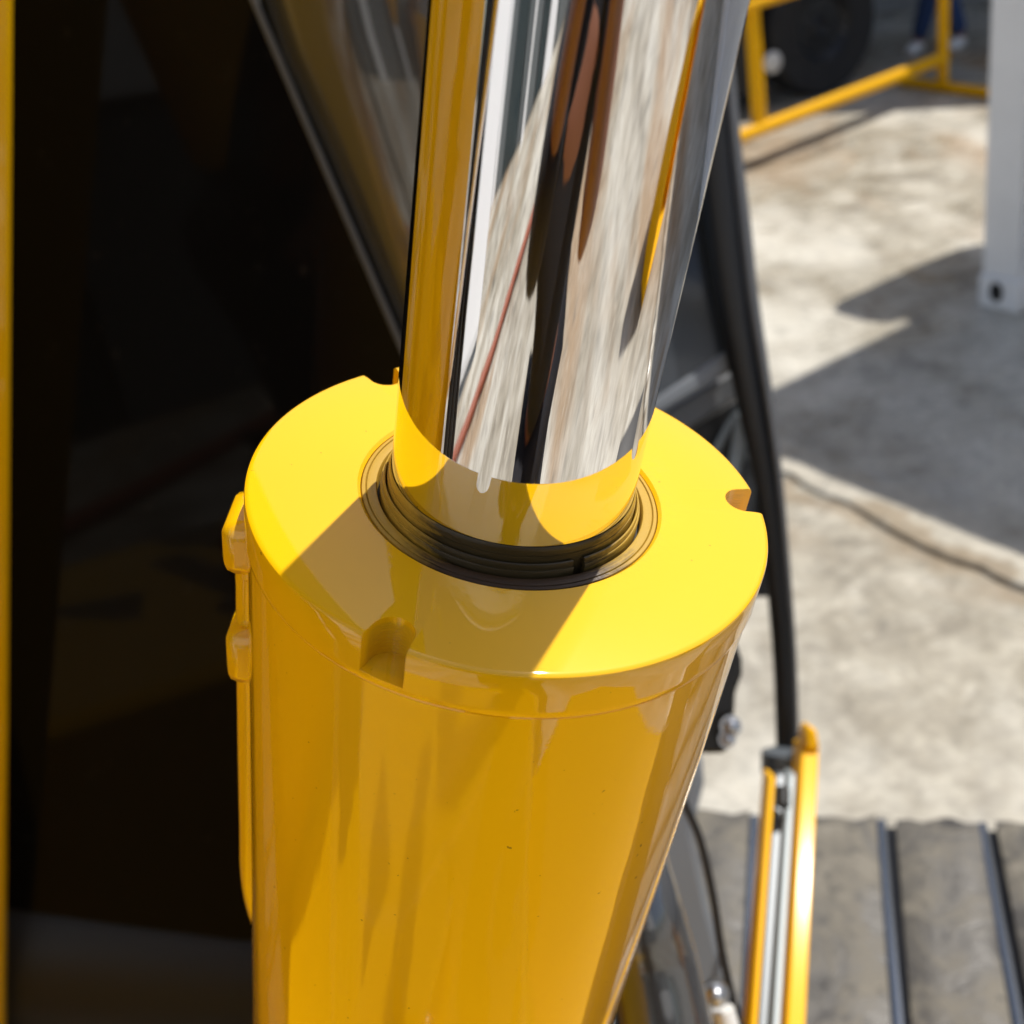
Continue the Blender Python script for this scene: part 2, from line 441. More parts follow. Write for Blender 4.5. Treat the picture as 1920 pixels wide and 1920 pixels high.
lz([(.4755, -.06), (.4755, .050), (.4745, .058), (.472, .058), (.4718, .078), (.469, .090), (.4655, .094), (.4635, .090), (.4635, -.06)], closed=True).build('wiper_lip', M['seal_lip'], cyl, world=False)
# oil pipe and ports behind the left flank
def cyp(r, deg, z): a = math.radians(deg); return np.array([r * math.cos(a) * S, r * math.sin(a) * S, z * S])
pa = 183
pipe = [cyp(.975, pa, -.55), cyp(.98, pa, -.75), cyp(.985, pa, -1.6), cyp(.985, pa, -2.2), cyp(.985, pa, -2.55), cyp(.955, pa, -2.85), cyp(.88, pa, -3.15)]
MB().tube(pipe, .085 * S, 20, smooth=5).build('oil_pipe', M['yellow_barrel'], cyl, world=False)
def port(deg, r0, r1, z0, z1, hw, name):
    a = math.radians(deg); u = np.array([math.cos(a), math.sin(a), 0]); w = np.array([-math.sin(a), math.cos(a), 0]); k = np.array([0, 0, 1.])
    return MB().box(u * (r0 + r1) / 2 * S + k * (z0 + z1) / 2 * S, ((r1 - r0) / 2 * S, hw * S, (z1 - z0) / 2 * S), (u, w, k)).build(name, M['yellow_barrel'], cyl, world=False, bevel=.004)
port(184, .9, 1.09, -.47, -.22, .15, 'port_block')
MB().tube([cyp(.97, 183, -.40), cyp(.985, 183, -.58), cyp(.975, 183, -.75)], .080 * S, 20).build('pipe_neck', M['yellow_barrel'], cyl, world=False)
port(184, .9, 1.09, -1.09, -.80, .13, 'pipe_clamp')

# ------------------------------------------------------------------ excavator
FW = unit((.95, -.31, 0)); LT = np.array([.31, .95, 0])
exc = empty('excavator', (0.1, 1.0, 0), None, 'yellow and black excavator filling the left and middle, its cab behind the chrome rod', 'excavator')
bd = unit((-.62, -.785, 0)); bt = unit((-.785, .62, 0))
def edge(px, py): d = ray(px, py); return CAM + d * (.77 / d[1])
eA, eB = edge(38, 0), edge(20, 1920); eD = (eA - eB) / (eA[2] - eB[2])
def E_(z): return eB + eD * (z - eB[2])
MB().prism([E_(.3), E_(.3) + bd * .76, E_(2.9) + bd * .76, E_(2.9)], bt * .3).build('boom', M['yellow_boom'], exc, bevel=.010)
E0 = np.array([E_(1.6)[0], E_(1.6)[1], 0])
for i, k in enumerate((.81, .87, .93)):
    q = E0 + bd * k
    MB().tube([q + (0, 0, .3), q + (0, 0, 1.2), q + (0.0, 0.01, 2.9)], .022, 12).build('boom_hose', M['hose'], exc)
def mirror(p, p0, n): return p - 2 * np.dot(p - p0, n) * n
# cab: dark tinted side, glossy black corner post, front pane and its black frame
pn = unit((.06, -.985, .10)); p0 = at(400, 900, .97)
gs = [mirror(at(x, y, 1.52), p0, pn) for x, y in ((215, -110), (500, -110), (440, 190), (428, 318), (398, 300))]
MB().prism(gs, np.array([-.03, -.015, 0])).build('boom_gusset', M['yellow_boom'], exc, bevel=.004)
poly = [(-200, -200), (420, -200), (480, 0), (770, 690), (800, 760), (980, 1790), (440, 1762), (200, 1730), (15, 1703), (-200, 1690)]
MB().prism([on(x, y, p0, pn) for x, y in poly], -pn * .012).build('cab_side_glass', M['darkglass'], exc)
MB().tube([on(390, -190, p0, pn), on(476, 0, p0, pn), on(770, 690, p0, pn), on(900, 1000, p0, pn)], .0028, 10, smooth=1).build('glass_seal', M['grey_frame'], exc)
cw = []; cr = [.125, .118, .085, .06]
for x, y in ((430, -190), (486, -20), (780, 690), (930, 1050)):
    cw.append(on(x, y, p0, pn) + RIGHT * (cr[len(cw)] - .006) + FWD * .05)
MB().tube(cw, cr, 40, sx=1.0, sy=.75, up=RIGHT, smooth=6).build('corner_post', M['black_gloss'], exc)
sl_ = [on(x, y, p0, pn) for x, y in ((-200, 1690), (15, 1706), (200, 1733), (440, 1765), (800, 1800), (1000, 1815))]
MB().tube([p - np.array([0, 0, .095]) - pn * .085 for p in sl_], .118, 32, smooth=4).build('cab_sill', M['sill'], exc)
MB().tube([p - np.array([0, 0, .28]) - pn * .02 for p in sl_], .08, 32, smooth=4).build('lower_skirt', M['sill'], exc)
fd = 1.10
def slab(pts, depth, thick, name, mtl, bev=.004, dd=None):
    ds = dd or [depth] * len(pts)
    return MB().prism([at(x, y, q) for (x, y), q in zip(pts, ds)], FWD * thick).build(name, mtl, exc, bevel=bev)
slab([(1040, 200), (1335, 300), (1345, 420), (1372, 650), (1150, 800), (1050, 820)], fd, .012, 'front_window', M['window'], 0)
slab([(1150, 800), (1372, 650), (1380, 690), (1150, 830)], fd - .01, .02, 'window_rail', M['trackframe'])
slab([(1150, 830), (1380, 690), (1392, 740), (1150, 900)], fd + .02, .02, 'lower_panel', M['grey_frame'])
slab([(1150, 890), (1395, 735), (1440, 900), (1452, 1120), (1200, 1120)], fd + .05, .03, 'black_panel', M['black_frame'])
MB().tube([at(1393, 775, fd + .01), at(1365, 960, fd - .01)], .0065, 10).build('grab_bar', M['galv'], exc)
MB().tube([at(1413, 790, fd + .015), at(1392, 980, fd)], .008, 10).build('grab_bar', M['darkgrey'], exc)
MB().tube([at(1384, 765, fd + .03), at(1340, 850, fd + .03)], .004, 10).build('wiper_arm', M['darkgrey'], exc)
fr = [((1322, 120), 48), ((1340, 260), 46), ((1358, 420), 45), ((1378, 560), 42), ((1410, 740), 34), ((1438, 900), 27), ((1455, 1050), 24), ((1470, 1240), 22), ((1476, 1436), 21)]
MB().tube([at(*p, fd - .02) for p, r in fr], [r * fd / FPX * .92 for p, r in fr], 24, sx=1, sy=.8, up=RIGHT, smooth=5).build('window_frame', M['black_frame'], exc)
ed = [((1366, 120), 10), ((1378, 260), 11), ((1396, 420), 12), ((1412, 560), 11), ((1440, 740), 9), ((1462, 900), 6), ((1476, 1050), 5), ((1490, 1240), 4), ((1495, 1420), 3)]
MB().tube([at(*p, fd - .035) for p, r in ed], [r * fd / FPX for p, r in ed], 14, smooth=5).build('frame_trim', M['grey_frame'], exc)
slab([(800, 620), (1195, 620), (1205, 800), (1340, 960), (1340, 1200), (1290, 1380), (1225, 1560), (1160, 1780), (1110, 2050), (650, 2050), (650, 1780)], 1.05, .05, 'cowl_panel', M['black_frame'], .006)
MB().tube([at(1275, 1290, .83), at(1230, 1280, 1.06)], .022, 14).build('lamp_bracket', M['black_frame'], exc)
MB().tube([at(1285, 1340, .82), at(1265, 1470, .74), at(1240, 1500, 1.06)], .004, 10).build('lamp_cable', M['hose'], exc)
# clamp where the frame meets the guard channel
c0 = at(1476, 1434, fd - .03)
MB().lathe([(0, -.012), (.022, -.012), (.024, -.006), (.024, .012), (.014, .016), (0, .016)], 24, c0, (RIGHT, FWD, UP)).build('frame_clamp', M['darkgrey'], exc)
def bolt(px, py, dep, r, name='bolt', mt=None):
    c = at(px, py, dep)
    return MB().lathe([(0, r * .7), (r * .5, r * .6), (r * .75, r * .3), (r * .8, 0), (r, 0), (r, -r * .5), (0, -r * .5)], 6 * 4, c, (RIGHT, UP, -FWD)).build(name, mt or M['steel'], exc)
bolt(1506, 1443, fd - .06, .008, mt=M['galv'])
# guard: yellow channel with a steel bar lying in it
ch = empty('dummy')
bpy.data.objects.remove(ch)
def beam(o0, o1, lift, thick, name, mtl, ytop=1440, ybot=2350, bev=.002):
    # o0..o1: across the channel in pixels of the photograph at its near end; lift: towards the camera in metres
    d0, d1 = 1.02, .88
    def pt(o, y, l):
        t = (y - 1440) / 480.0
        x = 1489 - 30 * t + o * (1 + .14 * t)
        return at(x, y, d0 + (d1 - d0) * t - l)
    q = [pt(o0, ytop, lift), pt(o1, ytop, lift), pt(o1, ybot, lift), pt(o0, ybot, lift)]
    return MB().prism(q, FWD * thick).build(name, mtl, exc, bevel=bev)
beam(-44, -33, .014, .03, 'channel_flange', M['yellow_rail'], 1455)
beam(-33, -10, -.008, .008, 'channel_web', M['darkgrey'], 1450)
beam(-10, 14, .004, .02, 'steel_bar', M['galv'], 1450)
beam(14, 46, .016, .035, 'channel_flange', M['yellow_rail'], 1400)
tip = [at(1489 + 14, 1402, 1.02), at(1489 + 18, 1370, 1.02), at(1489 + 26, 1356, 1.02), at(1489 + 36, 1366, 1.02), at(1489 + 43, 1402, 1.02)]
MB().prism([p - FWD * .012 for p in tip], FWD * .03).build('flange_tip', M['yellow_rail'], exc, bevel=.003)
MB().tube([at(1468, 1478, .99), at(1468, 1512, .98)], .006, 12).build('pivot_pin', M['black_frame'], exc)
# lamp block, bolts, hoses and frame low on the right of the barrel
slab([(1270, 1190), (1378, 1195), (1392, 1235), (1393, 1264), (1380, 1300), (1374, 1400), (1354, 1414), (1240, 1414)], .80, .05, 'lamp_block', M['black_frame'], .003)
bolt(1371, 1362, .79, .0075); bolt(1364, 1386, .79, .006)
slab([(1255, 1412), (1318, 1412), (1322, 1470), (1300, 1560), (1330, 1700), (1395, 1960), (1250, 1960), (1180, 1700)], 1.0, .05, 'side_frame', M['trackframe'], .006)
MB().tube([at(1265, 1470, .74), at(1283, 1506, .74), at(1313, 1575, .74), at(1337, 1680, .74), at(1353, 1780, .74), at(1377, 1885, .74), at(1412, 1990, .74)], .0027, 12, smooth=5).build('control_hose', M['hose'], exc)
MB().tube([at(1090, 1330, 1.04), at(1140, 1420, .72), at(1186, 1640, .62), at(1222, 1800, .62), at(1262, 2000, .62)], [.017, .0175, .021, .0245, .026], 24, smooth=5).build('hydraulic_hose', M['black_gloss'], exc)
bolt(1342, 1866, .72, .0085)
MB().tube([at(1356, 1892, .73), at(1372, 1950, .73)], .007, 14).build('grease_fitting', M['lamp'], exc)
# unseen yellow platform, enlarged to bounce sunlight onto the barrel and mirrored there
px_, py_ = unit((.95, -.2, 0)), unit((.2, .95, 0))
MB().box((-.66, .045, .70), (.68, .385, .22), (px_, py_, (0, 0, 1))).build('bounce_bracket', M['yellow_boom'], exc, bevel=.02)
MB().box((.20, .02, .78), (.16, .28, .025), (px_, py_, (0, 0, 1))).build('bounce_plate', M['yellow_boom'], exc, bevel=.006)
MB().lathe([(0, .05), (.07, .05), (.085, .03), (.085, -.03), (0, -.03)], 32, (-.30, -.02, .95)).build('pivot_cap', M['yellow_boom'], exc)
# crawler track: every shoe a piece of its own
ZT = .65
tk = MB()
cT = flat(1540, 1722, ZT); latF = np.dot(flat(1662, 1522, ZT), LT); anchor = np.dot(flat(1662, 1545, ZT), FW)
def tp(a, l, z): q = FW * a + LT * l; return np.array([q[0], q[1], z])
WID = .45
tk.box(tp(anchor - .35, latF - WID / 2, .35), (1.05, WID / 2 - .003, .279), (FW, LT, (0, 0, 1)))
tk.build('track_chain', M['belt'], exc)
gaps = [-1.20, -1.08, -.95, -.83, -.70, -.57, -.43, -.29, -.148, 0.0, .112, .236, .352, .478]
protos = {}
for k in range(len(gaps) - 1):
    wd_ = round(gaps[k + 1] - gaps[k], 3); hl = wd_ / 2 - .010; w = WID / 2
    b = MB()
    n1, n2 = 6, 14                          # worn plate: a slightly uneven top with a ragged outer end
    rr = random.Random(k)
    top = [[(-hl + 2 * hl * i / n1, -w + 2 * w * j / n2 + (rr.uniform(-.006, .004) if j in (0, n2) else 0), rr.uniform(-.0016, .0016) - (.007 if i in (0, n1) or j in (0, n2) else 0)) for j in range(n2 + 1)] for i in range(n1 + 1)]
    V = [p for r_ in top for p in r_]; q = len(V); V += [(x, y, -.026) for x, y, z in V]
    ix = lambda i, j: i * (n2 + 1) + j
    F = [(ix(i, j), ix(i + 1, j), ix(i + 1, j + 1), ix(i, j + 1)) for i in range(n1) for j in range(n2)]
    rim = [ix(i, 0) for i in range(n1 + 1)] + [ix(n1, j) for j in range(1, n2 + 1)] + [ix(i, n2) for i in range(n1 - 1, -1, -1)] + [ix(0, j) for j in range(n2 - 1, 0, -1)]
    F += [(rim[i], rim[(i + 1) % len(rim)], rim[(i + 1) % len(rim)] + q, rim[i] + q) for i in range(len(rim))]
    b.add(V, F)
    c = tp(anchor + gaps[k] + wd_ / 2, latF - WID / 2, ZT)
    o = b.build('track_shoe', M['shoe'], None, sharp=40)
    o.parent = exc
    R3 = Matrix(((FW[0], LT[0], 0), (FW[1], LT[1], 0), (0, 0, 1))).to_4x4() @ Matrix.Rotation(random.uniform(-.008, .008), 4, 'Z')
    o.matrix_local = INV[exc.name] @ Matrix.Translation(Vector(c)) @ R3
    ga = anchor + gaps[k] - .005
    MB().tube([tp(ga, latF - .004, ZT - .012), tp(ga, latF - .12, ZT - .009), tp(ga + .002, latF - .3, ZT - .013), tp(ga, latF - WID + .012, ZT - .02)], [.006, .0055, .0068, .006], 8, smooth=4).build('track_pin', M['shoe_edge'], exc)
# bucket resting on the ground in front of the machine
bk = [(0, 0), (.30, -.04), (.46, .06), (.50, .30), (.44, .52), (.30, .62), (.26, .60), (.36, .48), (.40, .30), (.36, .14), (.26, .06), (0, .05)]
bc = np.array([1.93, -.20, .05]); bu = unit((.15, -1, 0)); bw = unit((1, .15, 0))
MB().prism([bc + bu * (u - .25) + np.array([0, 0, z]) - bw * .14 for u, z in bk], bw * .28).build('bucket_shell', M['yellow_rail'], exc, bevel=.006)
for s_ in (-.15, .15):
    MB().prism([bc + bu * (u - .25) + np.array([0, 0, z]) + bw * (s_ - .008) for u, z in [bk[i] for i in (0, 1, 2, 3, 4, 5)]], bw * .016).build('bucket_cheek', M['yellow_rail'], exc)

# ------------------------------------------------------------------ site container
con = empty('site_container', tuple(flat(1838, 572)), None, 'pale grey steel site container with a corner casting, on the right edge', 'container')
C0 = flat(1838, 572); cb = unit((.466, -.885, 0)); ca = unit((.885, .466, 0)); UZ = np.array([0, 0, 1.]); CH = 2.35; CL = 6.0; CD = 2.4
def cbox(s0, s1, t0, t1, z0, z1, name, m_, bev=.004, parent=con):
    c = C0 + ca * (s0 + s1) / 2 + cb * (t0 + t1) / 2 + UZ * (z0 + z1) / 2
    return MB().box(c, ((s1 - s0) / 2, (t1 - t0) / 2, (z1 - z0) / 2), (ca, cb, UZ)).build(name, m_, parent, bevel=bev)
for t in (0, CL - .15):
    cbox(.003, .15, t + .003, t + .15, .12, CH - .12, 'corner_post', M['cont'])
    for z in (.0, CH - .12):
        q = cbox(-.006, .17, t - .006, t + .165, z, z + .12, 'corner_casting', M['cont'], .006)
        if z == 0.0:
            hc = C0 + ca * -.0075 + cb * (t + .07) + UZ * .066
            hq = MB().lathe([(0, 0), (.026, 0), (.026, .004), (0, .004)], 20, hc, (cb, UZ * 1.4, -ca)); hq.build('casting_hole', M['hole'], con)
cbox(.02, .13, .15, CL - .15, .02, .15, 'bottom_rail', M['cont'])
cbox(.02, .13, .15, CL - .15, CH - .12, CH, 'top_rail', M['cont'])
def corr(t0, t1, s, z0, z1):
    pr = []; k = 0; x = t0
    while x < t1 - .12:
        pr += [(x, 0), (x + .05, 0), (x + .08, .035), (x + .11, .035)]; x += .14
    pr.append((t1, 0)); V = []; F = []
    for (x, d) in pr:
        V += [C0 + cb * x + ca * (s + d) + UZ * z0, C0 + cb * x + ca * (s + d) + UZ * z1]
    for i in range(len(pr) - 1): F.append((2 * i, 2 * i + 1, 2 * i + 3, 2 * i + 2))
    return MB().add(V, F)
corr(.15, CL - .15, .045, .15, CH - .12).build('end_panel', M['cont'], con, sharp=20)
cbox(.16, CD, .02, .06, .0, CH, 'side_wall', M['cont']); cbox(.16, CD, CL - .06, CL - .02, .0, CH, 'side_wall', M['cont'])
cbox(.0, CD, .01, CL - .01, CH + .002, CH + .03, 'roof', M['cont'])
cbox(CD, CD + .05, .0, CL, 0, CH, 'rear_wall', M['cont'])
acc = cbox(.60, 1.25, -.38, -.05, 1.22, 1.80, 'shadow_box', M['white'], .10)  # unseen box added only to cast the wedge-shaped shadow on the ground
cbox(.70, 1.25, -.049, .018, 1.16, 1.76, 'shadow_box_filler', M['galv'])  # added block that closes the lit gap beside the wedge shadow

# ------------------------------------------------------------------ yellow barrier
RA, RB = flat(1374, 262, .19), flat(1768, 109, .19)
bar = empty('safety_barrier', (RA[0], RA[1], 0), None, 'yellow tubular safety barrier standing on the concrete in front of the black truck', 'barrier')
bdir = unit(RB - RA); bl = np.linalg.norm(RB - RA)
def height(px, base):                       # height at which a post over base leaves the picture
    return None
MB().tube([RA, RB + bdir * .02], .036, 14).build('bottom_rail', M['yellow_rail'], bar)
pn1 = flat(1424, 240, .19); pn2 = RB
MB().tube([pn1 + UZ * .03, pn1 + UZ * 1.0], .040, 14).build('post', M['yellow_rail'], bar)
MB().tube([np.array([pn2[0], pn2[1], .02]), pn2 + UZ * .9], .034, 14).build('post', M['yellow_rail'], bar)
MB().tube([RA + UZ * .86, RB + UZ * .86], .036, 14).build('top_rail', M['yellow_rail'], bar)
# the mid rail just touches the top edge of the picture
d = ray(1432, 2); tt = pn1[1] / d[1]; zm = H + d[2] * tt
MB().tube([np.array([RA[0], RA[1], zm]), np.array([RB[0], RB[1], zm])], .03, 14).build('mid_rail', M['yellow_rail'], bar)
f0, f1 = flat(1690, 152, .03), flat(1850, 174, .03)
MB().tube([f0, f1 + (f1 - f0) * .05], .030, 12).build('foot', M['yellow_rail'], bar)
MB().tube([np.array([pn2[0], pn2[1], .3]), (f1 * .55 + f0 * .45)], .014, 8).build('foot_brace', M['yellow_rail'], bar)
# ------------------------------------------------------------------ black truck behind the barrier
W0 = at(1552, 66, 1); d = ray(1552, 66)
RW = .42
tg = flat(1555, 178); td = unit((.93, .36, 0)); tn = unit((.36, -.93, 0))
trk2 = empty('parked_truck', tuple(tg), None, 'black parked truck seen up to its wheel behind the yellow barrier', 'truck')
def tb(a0, a1, n0, n1, z0, z1, name, m_, bev=.02):
    c = tg + td * (a0 + a1) / 2 - tn * (n0 + n1) / 2 + UZ * (z0 + z1) / 2
    return MB().box(c, ((a1 - a0) / 2, (n1 - n0) / 2, (z1 - z0) / 2), (td, -tn, UZ)).build(name, m_, trk2, bevel=bev)
def wheel(a, nside):
    c = tg + td * a - tn * nside + UZ * RW
    ty = MB().lathe([(.22, -.10), (RW - .03, -.115), (RW, -.08), (RW, .08), (RW - .03, .115), (.22, .10)], 40, c, (td, UZ, tn), closed=True).build('tyre', M['tyre'], trk2)
    MB().lathe([(0, .05), (.05, .07), (.07, .05), (.17, .045), (.215, .09), (.228, .09), (.228, -.09), (0, -.09)], 32, c, (td, UZ, tn)).build('rim', M['rim'], trk2)
    for q in range(6):
        an = q * math.pi / 3
        cc = c + td * .10 * math.cos(an) + UZ * .10 * math.sin(an) + tn * .055
        MB().lathe([(0, .012), (.014, .01), (.016, 0)], 8, cc, (td, UZ, tn)).build('wheel_nut', M['rim'], trk2)
wheel(0, .12); wheel(0, 1.5); wheel(-2.7, .12); wheel(-2.7, 1.5)
tb(-4.2, -.48, .05, 1.6, .28, .95, 'chassis', M['truck']); tb(-.48, .40, .32, 1.3, .45, .95, 'chassis_rear', M['truck'])
tb(-4.3, .62, .0, 1.65, .96, 1.75, 'cargo_body', M['truck'])
tb(-1.45, -.55, .0, .06, .14, .55, 'side_skirt', M['truck'])
rp = at(1450, 117, 1.0); d = ray(1450, 117); q0 = on(1450, 117, tg + tn * .012, tn)
MB().lathe([(0, .012), (.05, .01), (.065, 0), (.065, -.012)], 20, q0, (td, UZ, tn)).build('side_reflector', M['lamp'], trk2)

# ------------------------------------------------------------------ yard wall and canopy at the back, the roof added for its shade
wl = MB(); wc = flat(1690, 88)
wdir = unit((.90, -.43, 0)); wnr = unit((.43, .90, 0))
wall = empty('yard_wall', tuple(wc + wnr * 1.6), None, 'plain grey rendered wall along the far edge of the yard', 'wall')
MB().box(wc + wnr * 1.7 + UZ * 1.3, (9, .1, 1.3), (wdir, wnr, UZ)).build('wall_face', M['wall'], wall)
MB().box(wc + wnr * 1.7 + UZ * 2.65, (9.05, .14, .05), (wdir, wnr, UZ)).build('coping', M['wall'], wall)
cnp = empty('shade_canopy', (4.6, 8.0, 0), None, 'open steel canopy roof, unseen and added to shade the far corner of the yard', 'shade_canopy')
MB().add([(2.6 + 1.56, 7.25 + .65, 3.1), (4.2 + 1.56, 6.1 + .65, 3.1), (9, 8, 3.1), (8, 14, 3.1), (3.2, 13.6, 3.1)], [(0, 1, 2, 3, 4)])
cpv = [np.array(p) for p in ((2.35 + 1.56, 7.15 + .65, 3.1), (3.6 + 1.56, 6.2 + .65, 3.1), (9, 7, 3.1), (9, 12, 3.1), (2.0, 12.4, 3.1), (1.2, 8.3 + .65, 3.1))]
MB().prism(cpv, np.array([0, 0, .06])).build('shade_roof_sheet', M['roof'], cnp)  # outline follows the shaded ground it is added to darken
for x, y in ((8.8, 7.4), (8.7, 11.6), (2.3, 12.0)):
    MB().tube([(x, y, 0), (x, y, 3.1)], .06, 12).build('shade_canopy_post', M['galv'], cnp)

# ------------------------------------------------------------------ things that only the chrome shows, plus added bounce cladding
fac = empty('workshop_building', (-3.2, -6.4, 0), None, 'workshop with dark glazing mirrored in the left of the chrome rod, white upper wall added to bounce light', 'building')
fa, fb = np.array([-10.5, -2.2, 0]), np.array([5.1, -11.2, 0]); fdr = unit(fb - fa); fl = np.linalg.norm(fb - fa); fn = np.array([fdr[1], -fdr[0], 0])
if fn[1] > 0: fn = -fn
MB().box((fa + fb) / 2 + fn * 1.6 + UZ * 1.9, (fl / 2, 1.5, 1.9), (fdr, fn, UZ)).build('ground_floor', M['teal2'], fac)
x = 0.0; k = 0
while x < fl - .2:
    w_ = min(1.25, fl - x)
    MB().box(fa + fdr * (x + w_ / 2) + UZ * 1.15, (w_ / 2 - .04, .02, 1.13), (fdr, fn, UZ)).build('window_pane', M['teal'] if k % 2 else M['teal2'], fac)
    x += 1.25; k += 1
for x, w_ in ((0.2, .12), (3.0, .12), (5.6, .06), (7.15, .26), (9.3, .12), (12.0, .12), (15.0, .12), (17.5, .12)):
    MB().box(fa + fdr * x - fn * .12 + UZ * 1.15, (w_, .10, 1.15), (fdr, fn, UZ)).build('column', M['white'], fac, bevel=.01)
x = 0.0
while x < fl:                              # unseen white upper wall, added to bounce light into the shaded side
    w_ = min(1.0, fl - x)
    MB().box(fa + fdr * (x + w_ / 2) + fn * .0 + UZ * 5.9, (w_ / 2 - .006, .08, 3.55), (fdr, fn, UZ)).build('bounce_sheet', M['white'], fac)
    x += 1.0
MB().box((fa + fb) / 2 + fn * 1.7 + UZ * 6.6, (fl / 2, 1.55, 2.9), (fdr, fn, UZ)).build('upper_floor', M['teal2'], fac)
MB().box((fa + fb) / 2 + fn * 1.5 + UZ * 9.6, (fl / 2 + .2, 1.9, .1), (fdr, fn, UZ)).build('roof', M['white'], fac)
kc = empty('white_cabinet', (-5.0, -1.55, 0), None, 'tall white steel cabinet standing in the yard, mirrored as a white stripe in the rod', 'cabinet')
kd = unit((.95, .32, 0)); kn = unit((-.32, .95, 0))
MB().box(np.array([-5.0, -1.55, 1.1]), (.35, .46, 1.02), (kd, kn, UZ)).build('cabinet_body', M['white'], kc, bevel=.02)
for s_ in (-1, 1):
    MB().box(np.array([-5.0, -1.55, 1.1]) + kd * .357 + kn * .225 * s_, (.006, .215, .95), (kd, kn, UZ)).build('cabinet_door', M['white'], kc, bevel=.003)
MB().box(np.array([-5.0, -1.55, .04]), (.33, .44, .04), (kd, kn, UZ)).build('plinth', M['darkgrey'], kc)
MB().tube([(-.6, -6.0, .06), (-1.4, -4.7, .06), (-2.35, -3.35, .06), (-3.5, -1.55, .06), (-4.3, .1, .06)], .05, 12, smooth=5)\
    .build('red_pipe', M['red'], None, 'rust red pipe lying across the concrete, mirrored as a thin stripe in the rod', cat='pipe')

# ------------------------------------------------------------------ people
def skin(name, nodes, edges, mtl, parent, root=0, sub=2):
    me = bpy.data.meshes.new(name)
    I = INV[parent.name]
    me.from_pydata([tuple(I @ Vector(p)) for p, r in nodes], edges, [])
    o = bpy.data.objects.new(name, me); COL.objects.link(o); o.parent = parent; me.materials.append(mtl)
    md = o.modifiers.new('skin', 'SKIN'); md.use_smooth_shade = True
    if not me.skin_vertices: 
        bm = bmesh.new(); bm.from_mesh(me); bm.verts.layers.skin.verify(); bm.to_mesh(me); bm.free()
    for i, (p, r) in enumerate(nodes):
        sv = me.skin_vertices[0].data[i]
        sv.radius = (r, r) if not hasattr(r, '__len__') else r
        sv.use_root = (i == root)
    o.modifiers.new('sub', 'SUBSURF').levels = sub; o.modifiers['sub'].render_levels = sub
    return o

